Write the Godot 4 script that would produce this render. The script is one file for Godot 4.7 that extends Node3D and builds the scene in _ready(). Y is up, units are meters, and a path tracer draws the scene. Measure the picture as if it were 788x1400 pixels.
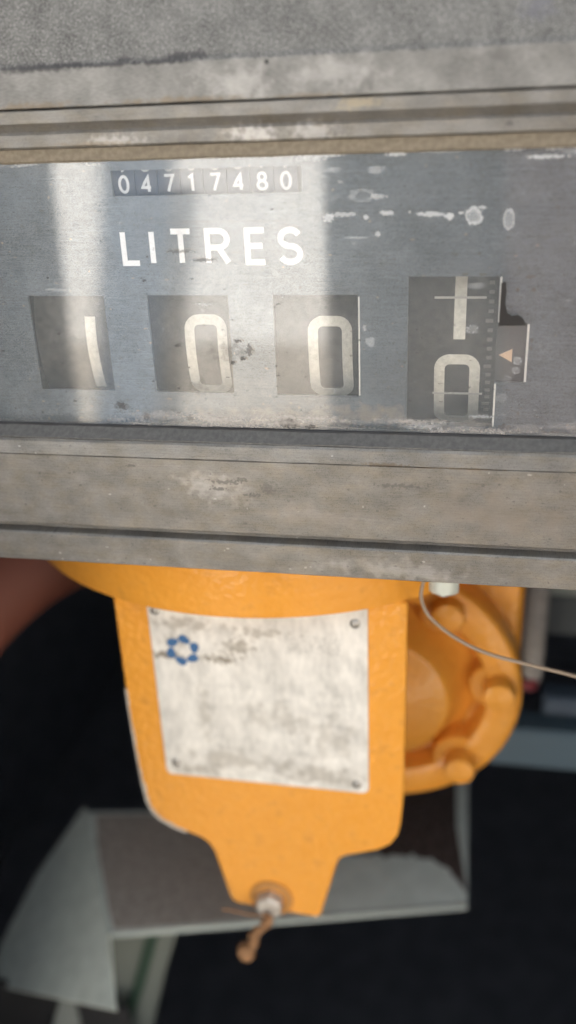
extends Node3D
# A mechanical litre counter on an orange flow meter, in the open compartment of a vehicle. Lengths in the builders are millimetres.
const MM := 0.001

class Shape:
	var v := PackedVector3Array()
	var n := PackedVector3Array()
	var uv := PackedVector2Array()
	func tri(a: Vector3, b: Vector3, c: Vector3, hint: Vector3, ua := Vector2.ZERO, ub := Vector2.ZERO, uc := Vector2.ZERO) -> void:
		var nn := (c - a).cross(b - a)
		if nn.length_squared() < 1e-12:
			return
		nn = nn.normalized()
		if nn.dot(hint) < 0.0:
			var t := b; b = c; c = t
			var u := ub; ub = uc; uc = u
			nn = -nn
		v.append_array([a, b, c]); n.append_array([nn, nn, nn]); uv.append_array([ua, ub, uc])
	func quad(a: Vector3, b: Vector3, c: Vector3, d: Vector3, hint: Vector3, ua := Vector2.ZERO, ub := Vector2.ZERO, uc := Vector2.ZERO, ud := Vector2.ZERO) -> void:
		tri(a, b, c, hint, ua, ub, uc); tri(a, c, d, hint, ua, uc, ud)
	func smooth_quad(p: Array, q: Array, u: Array) -> void:   # corners a b c d with their own normals
		for k in [[0, 1, 2], [0, 2, 3]]:
			var a: Vector3 = p[k[0]]; var b: Vector3 = p[k[1]]; var c: Vector3 = p[k[2]]
			var nn := (c - a).cross(b - a)
			if nn.length_squared() < 1e-14:
				continue
			var o: Array = k if nn.dot(q[k[0]] + q[k[1]] + q[k[2]]) > 0.0 else [k[0], k[2], k[1]]
			for i in o:
				v.append(p[i]); n.append(q[i]); uv.append(u[i])

var rng := RandomNumberGenerator.new()
var used := {}

# ---------- nodes ----------
func numbered(called: String) -> String:
	used[called] = used.get(called, -1) + 1
	return called if used[called] == 0 else "%s_%03d" % [called, used[called]]

func commit(s: Shape, called: String, m: Material, parent: Node, at := Vector3.ZERO, turn := Basis()) -> MeshInstance3D:
	var a := []
	a.resize(Mesh.ARRAY_MAX)
	var v := PackedVector3Array(s.v)
	for i in v.size():
		v[i] *= MM
	a[Mesh.ARRAY_VERTEX] = v; a[Mesh.ARRAY_NORMAL] = s.n; a[Mesh.ARRAY_TEX_UV] = s.uv
	var am := ArrayMesh.new()
	am.add_surface_from_arrays(Mesh.PRIMITIVE_TRIANGLES, a)
	am.surface_set_material(0, m)
	var o := MeshInstance3D.new()
	o.mesh = am
	o.name = called
	parent.add_child(o, true)
	o.transform = Transform3D(turn, at * MM)
	return o

func thing(called: String, label: String, category: String, at := Vector3.ZERO) -> Node3D:
	var o := Node3D.new()
	o.name = numbered(called)
	add_child(o)
	o.position = at * MM
	o.set_meta("label", label); o.set_meta("category", category)
	return o

func tag(o: Node, label: String, category: String, group := "") -> void:
	o.set_meta("label", label); o.set_meta("category", category)
	if group: o.set_meta("group", group)

func structure(o: Node) -> Node:
	o.set_meta("kind", "structure")
	return o

# ---------- shapes (mm) ----------
func inset(poly: PackedVector2Array, d: float) -> PackedVector2Array:
	var out := PackedVector2Array()
	var k := poly.size()
	var area := 0.0
	for i in k:
		area += poly[i].cross(poly[(i + 1) % k])
	var sgn := signf(area)
	for i in k:
		var e0 := (poly[i] - poly[(i + k - 1) % k]).normalized()
		var e1 := (poly[(i + 1) % k] - poly[i]).normalized()
		var n0 := Vector2(-e0.y, e0.x) * sgn
		var n1 := Vector2(-e1.y, e1.x) * sgn
		var b := (n0 + n1).normalized()
		out.append(poly[i] + b * d / maxf(0.4, b.dot(n0)))
	return out

# a polygon in x, y, extruded in z from z0 (back) to z1 (front), front edge bevelled; uv in mm / uv_mm
func prism(s: Shape, poly: PackedVector2Array, z0: float, z1: float, bevel := 0.0, t := Transform3D(), uv_mm := 100.0) -> void:
	var k := poly.size()
	var top := inset(poly, bevel) if bevel > 0.0 else poly
	var mid := Vector2.ZERO
	for p in poly: mid += p / k
	var hz := t.basis * Vector3(0, 0, signf(z1 - z0))
	var idx := Geometry2D.triangulate_polygon(top)
	for i in range(0, idx.size(), 3):
		var q := [top[idx[i]], top[idx[i + 1]], top[idx[i + 2]]]
		s.tri(t * Vector3(q[0].x, q[0].y, z1), t * Vector3(q[1].x, q[1].y, z1), t * Vector3(q[2].x, q[2].y, z1), hz, q[0] / uv_mm, q[1] / uv_mm, q[2] / uv_mm)
	idx = Geometry2D.triangulate_polygon(poly)
	for i in range(0, idx.size(), 3):
		var q := [poly[idx[i]], poly[idx[i + 1]], poly[idx[i + 2]]]
		s.tri(t * Vector3(q[0].x, q[0].y, z0), t * Vector3(q[1].x, q[1].y, z0), t * Vector3(q[2].x, q[2].y, z0), -hz, q[0] / uv_mm, q[1] / uv_mm, q[2] / uv_mm)
	var area := 0.0
	for i in k:
		area += poly[i].cross(poly[(i + 1) % k])
	var zs := z1 - bevel * signf(z1 - z0)
	for i in k:
		var a := poly[i]; var b := poly[(i + 1) % k]
		var e := (b - a).normalized()
		var o := Vector2(e.y, -e.x) * signf(area)
		var hint := t.basis * Vector3(o.x, o.y, 0)
		s.quad(t * Vector3(a.x, a.y, z0), t * Vector3(b.x, b.y, z0), t * Vector3(b.x, b.y, zs), t * Vector3(a.x, a.y, zs), hint, a / uv_mm, b / uv_mm, b / uv_mm, a / uv_mm)
		if bevel > 0.0:
			var c := top[(i + 1) % k]; var d := top[i]
			s.quad(t * Vector3(a.x, a.y, zs), t * Vector3(b.x, b.y, zs), t * Vector3(c.x, c.y, z1), t * Vector3(d.x, d.y, z1), hint + hz, a / uv_mm, b / uv_mm, c / uv_mm, d / uv_mm)

func rect(x0: float, y0: float, x1: float, y1: float) -> PackedVector2Array:
	return PackedVector2Array([Vector2(x0, y0), Vector2(x1, y0), Vector2(x1, y1), Vector2(x0, y1)])

func round_rect(x0: float, y0: float, x1: float, y1: float, r: float, k := 5) -> PackedVector2Array:
	var out := PackedVector2Array()
	for c in [[x1 - r, y0 + r, -PI / 2], [x1 - r, y1 - r, 0.0], [x0 + r, y1 - r, PI / 2], [x0 + r, y0 + r, PI]]:
		for i in k + 1:
			var a: float = c[2] + PI / 2 * i / k
			out.append(Vector2(c[0] + r * cos(a), c[1] + r * sin(a)))
	return out

func box(s: Shape, lo: Vector3, hi: Vector3, bevel := 0.0) -> void:
	prism(s, rect(lo.x, lo.y, hi.x, hi.y), lo.z, hi.z, bevel)

# profile of (radius, height) turned about the local y axis
func lathe(s: Shape, prof: Array, t := Transform3D(), segs := 48, soft := true) -> void:
	var k := prof.size()
	var rows := []
	for i in k - 1:
		var d: Vector2 = prof[i + 1] - prof[i]
		rows.append(Vector2(d.y, -d.x).normalized())
	for i in k - 1:
		var na: Vector2 = rows[i]; var nb: Vector2 = rows[i]
		if soft and i > 0 and rows[i].dot(rows[i - 1]) > 0.8: na = (rows[i] + rows[i - 1]).normalized()
		if soft and i < k - 2 and rows[i].dot(rows[i + 1]) > 0.8: nb = (rows[i] + rows[i + 1]).normalized()
		var p: Vector2 = prof[i]; var q: Vector2 = prof[i + 1]
		for j in segs:
			var a0 := TAU * j / segs; var a1 := TAU * (j + 1) / segs
			var c0 := Vector3(sin(a0), 0, cos(a0)); var c1 := Vector3(sin(a1), 0, cos(a1))
			var up := Vector3.UP
			var u0 := float(j) / segs; var u1 := float(j + 1) / segs
			s.smooth_quad([t * (c0 * p.x + up * p.y), t * (c1 * p.x + up * p.y), t * (c1 * q.x + up * q.y), t * (c0 * q.x + up * q.y)],
				[t.basis * (c0 * na.x + up * na.y), t.basis * (c1 * na.x + up * na.y), t.basis * (c1 * nb.x + up * nb.y), t.basis * (c0 * nb.x + up * nb.y)],
				[Vector2(u0, p.y / 100), Vector2(u1, p.y / 100), Vector2(u1, q.y / 100), Vector2(u0, q.y / 100)])

func tube(s: Shape, given: Array, r: float, segs := 10, steps := 8) -> void:
	var pts := PackedVector3Array()
	var k := given.size()
	for i in k - 1:
		var p0: Vector3 = given[maxi(i - 1, 0)]; var p1: Vector3 = given[i]; var p2: Vector3 = given[i + 1]; var p3: Vector3 = given[mini(i + 2, k - 1)]
		for j in steps:
			pts.append(p1.cubic_interpolate(p2, p0, p3, float(j) / steps))
	pts.append(given[k - 1])
	var side := Vector3.ZERO
	var rings := []; var norms := []
	for i in pts.size():
		var d := (pts[mini(i + 1, pts.size() - 1)] - pts[maxi(i - 1, 0)]).normalized()
		if side == Vector3.ZERO: side = d.cross(Vector3(0.3, 1, 0.2)).normalized()
		side = (side - d * side.dot(d)).normalized()
		var o := d.cross(side)
		var ring := []; var nr := []
		for j in segs:
			var w := side * cos(TAU * j / segs) + o * sin(TAU * j / segs)
			nr.append(w); ring.append(pts[i] + w * r)
		rings.append(ring); norms.append(nr)
	for i in pts.size() - 1:
		for j in segs:
			var l := (j + 1) % segs
			s.smooth_quad([rings[i][j], rings[i][l], rings[i + 1][l], rings[i + 1][j]], [norms[i][j], norms[i][l], norms[i + 1][l], norms[i + 1][j]], [Vector2.ZERO, Vector2.ZERO, Vector2.ZERO, Vector2.ZERO])
	for e in [0, pts.size() - 1]:
		var h: Vector3 = (pts[0] - pts[1]) if e == 0 else (pts[e] - pts[e - 1])
		for j in range(1, segs - 1):
			s.tri(rings[e][0], rings[e][j], rings[e][j + 1], h)

# a bar: profile of (y, z), drawn along x from x0 to x1 with slightly uneven edges; the last point joins back to the first
func bar(s: Shape, prof: Array, x0: float, x1: float, wobble: float, sd: int, vh: float, v0: float) -> void:
	var nz := FastNoiseLite.new()
	nz.seed = sd; nz.frequency = 0.06
	var cols := int((x1 - x0) / 3.0)
	var k := prof.size()
	var mid := Vector2.ZERO
	for p in prof: mid += p / k
	for i in k:
		var a: Vector2 = prof[i]; var b: Vector2 = prof[(i + 1) % k]
		var d := (b - a).normalized()
		var out := Vector2(d.y, -d.x)   # profiles run so that this points outwards
		for j in cols:
			var xa := lerpf(x0, x1, float(j) / cols); var xb := lerpf(x0, x1, float(j + 1) / cols)
			var q := []
			for c in [[xa, a, i], [xb, a, i], [xb, b, (i + 1) % k], [xa, b, (i + 1) % k]]:
				var w := Vector2(nz.get_noise_2d(c[0], c[2] * 37.0), nz.get_noise_2d(c[0], c[2] * 37.0 + 500.0)) * wobble
				q.append(Vector3(c[0], c[1].x + w.x, c[1].y + w.y))
			var hint := Vector3(0, out.x, out.y)
			var uu := func(p: Vector3) -> Vector2: return Vector2((p.x - x0) / (x1 - x0), (v0 - p.y) / vh)
			s.quad(q[0], q[1], q[2], q[3], hint, uu.call(q[0]), uu.call(q[1]), uu.call(q[2]), uu.call(q[3]))
	for e in [x0, x1]:
		var poly := PackedVector2Array(prof)
		var idx := Geometry2D.triangulate_polygon(poly)
		for i in range(0, idx.size(), 3):
			s.tri(Vector3(e, poly[idx[i]].x, poly[idx[i]].y), Vector3(e, poly[idx[i + 1]].x, poly[idx[i + 1]].y), Vector3(e, poly[idx[i + 2]].x, poly[idx[i + 2]].y), Vector3(signf(e - (x0 + x1) / 2), 0, 0))

# flat painted strokes in x, y: each stroke is a line of points, width w; mapped by put(x, y, lift)
func strokes(s: Shape, lines: Array, w: float, put: Callable, thick := 0.12) -> void:
	for line in lines:
		var pts := PackedVector2Array()
		for i in line.size() - 1:
			var k := maxi(1, int(line[i].distance_to(line[i + 1]) / 1.5))
			for j in k: pts.append(line[i].lerp(line[i + 1], float(j) / k))
		pts.append(line[line.size() - 1])
		var shut: bool = line[0].distance_to(line[line.size() - 1]) < 0.01
		var L := []; var Rr := []
		var m := pts.size()
		for i in m:
			var pa := pts[i - 1] if i > 0 else (pts[m - 2] if shut else pts[i])
			var pb := pts[i + 1] if i < m - 1 else (pts[1] if shut else pts[i])
			var d0 := (pts[i] - pa).normalized() if pa != pts[i] else (pb - pts[i]).normalized()
			var d1 := (pb - pts[i]).normalized() if pb != pts[i] else d0
			var n0 := Vector2(-d0.y, d0.x); var n1 := Vector2(-d1.y, d1.x)
			var b := (n0 + n1).normalized()
			var off := b * (w / 2) / maxf(0.6, b.dot(n0))
			L.append(pts[i] + off); Rr.append(pts[i] - off)
		for i in m - 1:
			var a: Vector3 = put.call(L[i], thick); var b: Vector3 = put.call(L[i + 1], thick); var c: Vector3 = put.call(Rr[i + 1], thick); var d: Vector3 = put.call(Rr[i], thick)
			s.quad(a, b, c, d, Vector3(0, 0, 1))
			var a0: Vector3 = put.call(L[i], -0.05); var b0: Vector3 = put.call(L[i + 1], -0.05); var c0: Vector3 = put.call(Rr[i + 1], -0.05); var d0: Vector3 = put.call(Rr[i], -0.05)
			s.quad(a, b, b0, a0, a - d); s.quad(d, c, c0, d0, d - a)
			if i == 0: s.quad(a, d, d0, a0, a - b)
			if i == m - 2: s.quad(b, c, c0, b0, b - a)

func arc(cx: float, cy: float, rx: float, ry: float, a0: float, a1: float, k := 10) -> Array:
	var out := []
	for i in k + 1:
		var a := deg_to_rad(lerpf(a0, a1, float(i) / k))
		out.append(Vector2(cx + rx * cos(a), cy + ry * sin(a)))
	return out

# glyphs in a box one unit high, w wide, origin at the lower left
func glyph(c: String, w: float) -> Array:
	var V := func(x: float, y: float) -> Vector2: return Vector2(x * w, y)
	match c:
		"L": return [[V.call(0, 1), V.call(0, 0), V.call(1, 0)]]
		"I": return [[V.call(0.5, 1), V.call(0.5, 0)]]
		"T": return [[V.call(0, 1), V.call(1, 1)], [V.call(0.5, 1), V.call(0.5, 0)]]
		"E": return [[V.call(1, 1), V.call(0, 1), V.call(0, 0), V.call(1, 0)], [V.call(0, 0.52), V.call(0.88, 0.52)]]
		"R": return [[V.call(0, 0), V.call(0, 1), V.call(0.55, 1)] + arc(0.58 * w, 0.74, 0.42 * w, 0.26, 90, -90) + [V.call(0, 0.48)], [V.call(0.55, 0.48), V.call(1.02, 0)]]
		"S": return [arc(0.5 * w, 0.75, 0.48 * w, 0.25, 25, 265, 14) + arc(0.5 * w, 0.25, 0.5 * w, 0.25, 85, -155, 14)]
		"0": return [arc(0.5 * w, 0.5, 0.5 * w, 0.5, 0, 360, 24)]
		"1": return [[V.call(0.15, 0.82), V.call(0.55, 1), V.call(0.55, 0)]]
		"4": return [[V.call(0.75, 0), V.call(0.75, 1), V.call(0, 0.28), V.call(1, 0.28)]]
		"7": return [[V.call(0, 1), V.call(1, 1), V.call(0.35, 0)]]
		"8": return [arc(0.5 * w, 0.76, 0.4 * w, 0.24, 0, 360, 20), arc(0.5 * w, 0.26, 0.5 * w, 0.26, 0, 360, 20)]
		"3": return [arc(0.45 * w, 0.76, 0.45 * w, 0.24, 150, -80, 12) + arc(0.45 * w, 0.27, 0.5 * w, 0.27, 80, -150, 12)]
		"6": return [arc(0.5 * w, 0.3, 0.5 * w, 0.3, 0, 360, 20), arc(0.9 * w, 0.35, 0.9 * w, 0.65, 180, 100, 8)]
		"9": return [arc(0.5 * w, 0.7, 0.5 * w, 0.3, 0, 360, 20), arc(0.1 * w, 0.65, 0.9 * w, 0.65, 0, -80, 8)]
	return []

# ---------- materials ----------
func lin(r: float, g: float, b: float, a := 1.0) -> Color:
	var c := Color(r, g, b).linear_to_srgb()
	c.a = a
	return c

func noise(sd: int, f: float, oct := 4) -> FastNoiseLite:
	var q := FastNoiseLite.new()
	q.seed = sd; q.frequency = f; q.fractal_octaves = oct
	q.noise_type = FastNoiseLite.TYPE_SIMPLEX_SMOOTH
	return q

func noise_tex(sd: int, f: float, lo: Color, hi: Color, size := 512, oct := 5) -> ImageTexture:
	var q := noise(sd, f, oct)
	var im := q.get_seamless_image(size, size)
	im.convert(Image.FORMAT_RGBA8)
	var d := im.get_data()
	for i in range(0, d.size(), 4):
		var t := d[i] / 255.0
		t = clampf((t - 0.5) * 1.5 + 0.5, 0, 1)
		var c := lo.lerp(hi, t)
		d[i] = int(c.r * 255); d[i + 1] = int(c.g * 255); d[i + 2] = int(c.b * 255)
	return ImageTexture.create_from_image(Image.create_from_data(size, size, false, Image.FORMAT_RGBA8, d))

func height_tex(sd: int, f: float, size := 512, oct := 3) -> ImageTexture:
	return ImageTexture.create_from_image(noise(sd, f, oct).get_seamless_image(size, size))

func mat(c: Color, rough: float, metal := 0.0, tex: Texture2D = null, per_m := 10.0, height: Texture2D = null, relief_mm := 0.0) -> StandardMaterial3D:
	var m := StandardMaterial3D.new()
	m.albedo_color = c; m.roughness = rough; m.metallic = metal
	if tex or height:
		m.uv1_triplanar = true; m.uv1_world_triplanar = true
		m.uv1_scale = Vector3.ONE * per_m
	if tex: m.albedo_texture = tex
	if height:
		m.heightmap_enabled = true; m.heightmap_texture = height; m.heightmap_scale = relief_mm * 0.1
	return m

func uv_mat(tex: Texture2D, rough: float, metal := 0.0, rtex: Texture2D = null, height: Texture2D = null, relief_mm := 0.0) -> StandardMaterial3D:
	var m := StandardMaterial3D.new()
	m.albedo_texture = tex; m.roughness = rough; m.metallic = metal
	if rtex: m.roughness_texture = rtex
	if height:
		m.heightmap_enabled = true; m.heightmap_texture = height; m.heightmap_scale = relief_mm * 0.1
	return m

# a picture w x h pixels over an area of mm; f(x_mm, y_mm) gives a linear colour with alpha
func bake(w: int, h: int, x0: float, y0: float, x1: float, y1: float, f: Callable) -> Image:
	var d := PackedByteArray()
	d.resize(w * h * 4)
	var k := 0
	for j in h:
		var y := lerpf(y0, y1, (j + 0.5) / h)
		for i in w:
			var c: Color = f.call(lerpf(x0, x1, (i + 0.5) / w), y)
			d[k] = int(255.0 * clampf(pow(maxf(c.r, 0), 0.4545), 0, 1)); d[k + 1] = int(255.0 * clampf(pow(maxf(c.g, 0), 0.4545), 0, 1)); d[k + 2] = int(255.0 * clampf(pow(maxf(c.b, 0), 0.4545), 0, 1)); d[k + 3] = int(255.0 * clampf(c.a, 0, 1))
			k += 4
	return Image.create_from_data(w, h, false, Image.FORMAT_RGBA8, d)

# stains: [x, y, rx, ry, colour (linear), strength, raggedness]; ring > 0 leaves the middle thinner
func stain(im: Image, x0: float, y0: float, x1: float, y1: float, list: Array, sd: int, over_alpha := false) -> void:
	var q := noise(sd, 0.35, 3)
	var w := im.get_width(); var h := im.get_height()
	for s in list:
		var ring: float = s[7] if s.size() > 7 else 0.0
		var soft: float = clampf((sqrt(s[2] * s[3]) - 1.2) / 5.0, 0.0, 0.62) if ring == 0.0 else 0.0
		var fine: float = 2.2 / maxf(1.0, sqrt(s[2] * s[3]) * 0.6)
		for j in range(int((s[1] - s[3] * 1.9 - y0) / (y1 - y0) * h) if y1 > y0 else int((s[1] + s[3] * 1.9 - y0) / (y1 - y0) * h), (int((s[1] + s[3] * 1.9 - y0) / (y1 - y0) * h) if y1 > y0 else int((s[1] - s[3] * 1.9 - y0) / (y1 - y0) * h)) + 1):
			if j < 0 or j >= h: continue
			var y := lerpf(y0, y1, (j + 0.5) / h)
			for i in range(maxi(0, int((s[0] - s[2] * 1.9 - x0) / (x1 - x0) * w)), mini(w, int((s[0] + s[2] * 1.9 - x0) / (x1 - x0) * w) + 1)):
				var x := lerpf(x0, x1, (i + 0.5) / w)
				var d: float = Vector2((x - s[0]) / s[2], (y - s[1]) / s[3]).length() + q.get_noise_2d(x * fine, y * fine) * s[6]
				var a: float = smoothstep(1.08 + soft * 0.45, 0.82 - soft, d) * s[5]
				if ring > 0.0: a *= lerpf(1.0 - ring, 1.0, smoothstep(0.55, 0.86, d))
				if a <= 0.003: continue
				var c := im.get_pixel(i, j)
				var t: Color = s[4].linear_to_srgb()
				if over_alpha:
					var na := a + c.a * (1.0 - a)
					var r := c.lerp(t, a / maxf(na, 0.001))
					im.set_pixel(i, j, Color(r.r, r.g, r.b, na))
				else:
					var r := c.lerp(t, a)
					im.set_pixel(i, j, Color(r.r, r.g, r.b, 1.0))

func _ready() -> void:
	rng.seed = 7
	# ---------- camera, sky, sun, exposure ----------
	var cam := Camera3D.new()
	cam.name = "camera"
	add_child(cam)
	var lens := CameraAttributesPhysical.new()
	lens.frustum_focal_length = 21.72
	lens.exposure_aperture = 2.7
	lens.frustum_focus_distance = 0.335
	lens.frustum_near = 0.02; lens.frustum_far = 200.0
	cam.attributes = lens
	cam.fov = 57.84
	cam.near = 0.02; cam.far = 200.0
	cam.transform = Transform3D(Basis(Vector3(0.98055, -0.04078, -0.19197), Vector3(-0.04379, 0.90806, -0.41655), Vector3(0.19131, 0.41686, 0.88861)).orthonormalized(), Vector3(0.06476, 0.06482, 0.31702))
	cam.current = true
	var env := Environment.new()
	env.background_mode = Environment.BG_SKY
	var sm := ProceduralSkyMaterial.new()
	sm.sky_top_color = lin(0.20, 0.215, 0.235)
	sm.sky_horizon_color = lin(0.36, 0.355, 0.345)
	sm.sky_curve = 0.2
	sm.ground_bottom_color = lin(0.12, 0.11, 0.10)
	sm.ground_horizon_color = lin(0.3, 0.29, 0.27)
	env.sky = Sky.new()
	env.sky.sky_material = sm
	env.tonemap_mode = Environment.TONE_MAPPER_LINEAR
	env.tonemap_exposure = 7.4
	env.sdfgi_enabled = true; env.ssao_enabled = true; env.ssil_enabled = true
	var we := WorldEnvironment.new()
	we.name = "environment"
	we.environment = env
	add_child(we)
	var sun := DirectionalLight3D.new()
	sun.name = "sun"
	sun.light_energy = 1.6; sun.light_color = Color(1.0, 0.965, 0.92); sun.light_angular_distance = 0.5; sun.shadow_enabled = true
	add_child(sun)
	sun.look_at_from_position(Vector3.ZERO, Vector3(-0.10, -0.74, 0.665), Vector3.UP)
	# ---------- the setting ----------
	setting()
	register()
	meter()
	pump()
	bracket()
	right_side()
	small_things()

func setting() -> void:
	# a deep compartment behind a narrow opening in the vehicle's flank: the cavity shades itself
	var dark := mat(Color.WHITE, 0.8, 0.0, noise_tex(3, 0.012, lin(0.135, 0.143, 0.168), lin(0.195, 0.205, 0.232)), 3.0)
	var s := Shape.new()
	box(s, Vector3(-720, -1150, -1530), Vector3(620, 640, -1500))
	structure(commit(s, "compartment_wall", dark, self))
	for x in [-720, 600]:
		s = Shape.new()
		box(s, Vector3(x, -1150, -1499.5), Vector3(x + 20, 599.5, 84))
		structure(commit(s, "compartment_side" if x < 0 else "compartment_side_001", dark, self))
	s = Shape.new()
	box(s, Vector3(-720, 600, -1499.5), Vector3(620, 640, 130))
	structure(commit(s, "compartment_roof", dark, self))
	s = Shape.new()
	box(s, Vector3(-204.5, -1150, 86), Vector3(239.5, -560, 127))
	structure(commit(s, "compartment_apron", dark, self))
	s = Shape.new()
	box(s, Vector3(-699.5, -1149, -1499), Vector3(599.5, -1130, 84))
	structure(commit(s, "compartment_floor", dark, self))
	# the flank of the vehicle to either side of the opening
	for e in [[-2800, -205], [240, 2800]]:
		s = Shape.new()
		box(s, Vector3(e[0], -1150, 85), Vector3(e[1], 599.5, 128))
		structure(commit(s, "vehicle_flank" if e[0] < 0 else "vehicle_flank_001", mat(lin(0.10, 0.12, 0.15), 0.5), self))
	s = Shape.new()
	box(s, Vector3(-40000, -1200, -40000), Vector3(40000, -1150.5, 40000))
	structure(commit(s, "ground", mat(Color.WHITE, 0.9, 0.0, noise_tex(5, 0.02, lin(0.42, 0.375, 0.305), lin(0.54, 0.485, 0.40)), 0.5), self))
	# mirrored behind the camera: a sunlit white wall, with added stand-in sheets and boards
	var wall := thing("boundary_wall", "low white rendered wall standing in the sun across the yard", "wall", Vector3(0, -1150, 2900))
	s = Shape.new()
	box(s, Vector3(-4000, 380.5, 0), Vector3(3000, 1190, 150), 0.0)
	commit(s, "wall_face", mat(Color.WHITE, 0.9, 0.0, noise_tex(6, 0.015, lin(0.80, 0.805, 0.81), lin(0.87, 0.875, 0.88)), 0.6), wall)
	s = Shape.new()
	box(s, Vector3(-4000, 0, -20), Vector3(3000, 380, 150), 0.0)
	commit(s, "added_plinth", mat(Color.WHITE, 0.9, 0.0, noise_tex(7, 0.02, lin(0.40, 0.375, 0.34), lin(0.52, 0.49, 0.45)), 0.8), wall)  # darker wall base, added to dim the lower mirrored bands
	s = Shape.new()
	box(s, Vector3(-4030, 1190.5, -30), Vector3(3030, 1250, 180), 0.0)
	commit(s, "coping", mat(lin(0.6, 0.58, 0.55), 0.9), wall)
	var blue := mat(Color.WHITE, 0.6, 0.0, noise_tex(8, 0.02, lin(0.07, 0.105, 0.17), lin(0.11, 0.16, 0.25)), 3.0)
	var red := mat(lin(0.022, 0.004, 0.006), 0.7)
	var stand_ins := [  # added unseen: sheets darken the glass, the board tints it red
		[[Vector2(-760, 30), Vector2(-334, 30), Vector2(-372, -1150), Vector2(-760, -1150)], "low blue grey sheet added out of view to darken the glass", "added_sheet"],
		[[Vector2(-76, 110), Vector2(700, 110), Vector2(700, 30), Vector2(82, 30), Vector2(120, -1150), Vector2(-70, -1150)], "tall blue grey sheet added out of view to darken the glass and block light", "added_sheet"],
		[[Vector2(40, 60), Vector2(1500, 60), Vector2(1500, -1150), Vector2(100, -1150)], "wide dull red board added out of view to tint the glass red", "added_red_board"],
	]
	for k in 3:
		s = Shape.new()
		var z := 552.0 + (1850.0 if k == 2 else 0.0)
		prism(s, PackedVector2Array(stand_ins[k][0]), z + 8, z, 0.0)
		tag(commit(s, numbered(stand_ins[k][2]), red if k == 2 else blue, self), stand_ins[k][1], "sheet" if k < 2 else "board")
	s = Shape.new()
	prism(s, PackedVector2Array([Vector2(-1080, 60), Vector2(-850, 60), Vector2(-1045, -1150), Vector2(-1262, -1150)]), 2640, 2600, 0.0)
	tag(commit(s, "added_blue_board", mat(lin(0.05, 0.085, 0.14), 0.7), self), "blue grey board added out of view to tint the glass blue", "board")  # added unseen, to mirror as a blue band in the glass
	# added unseen L-shaped panel left of the opening, shading bracket and pipe
	s = Shape.new()
	box(s, Vector3(-204.5, -330, 95), Vector3(-130, -128, 109))
	box(s, Vector3(-138, -330, 109.2), Vector3(-130, -128, 230))
	structure(commit(s, "added_shade_panel", dark, self))

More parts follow.
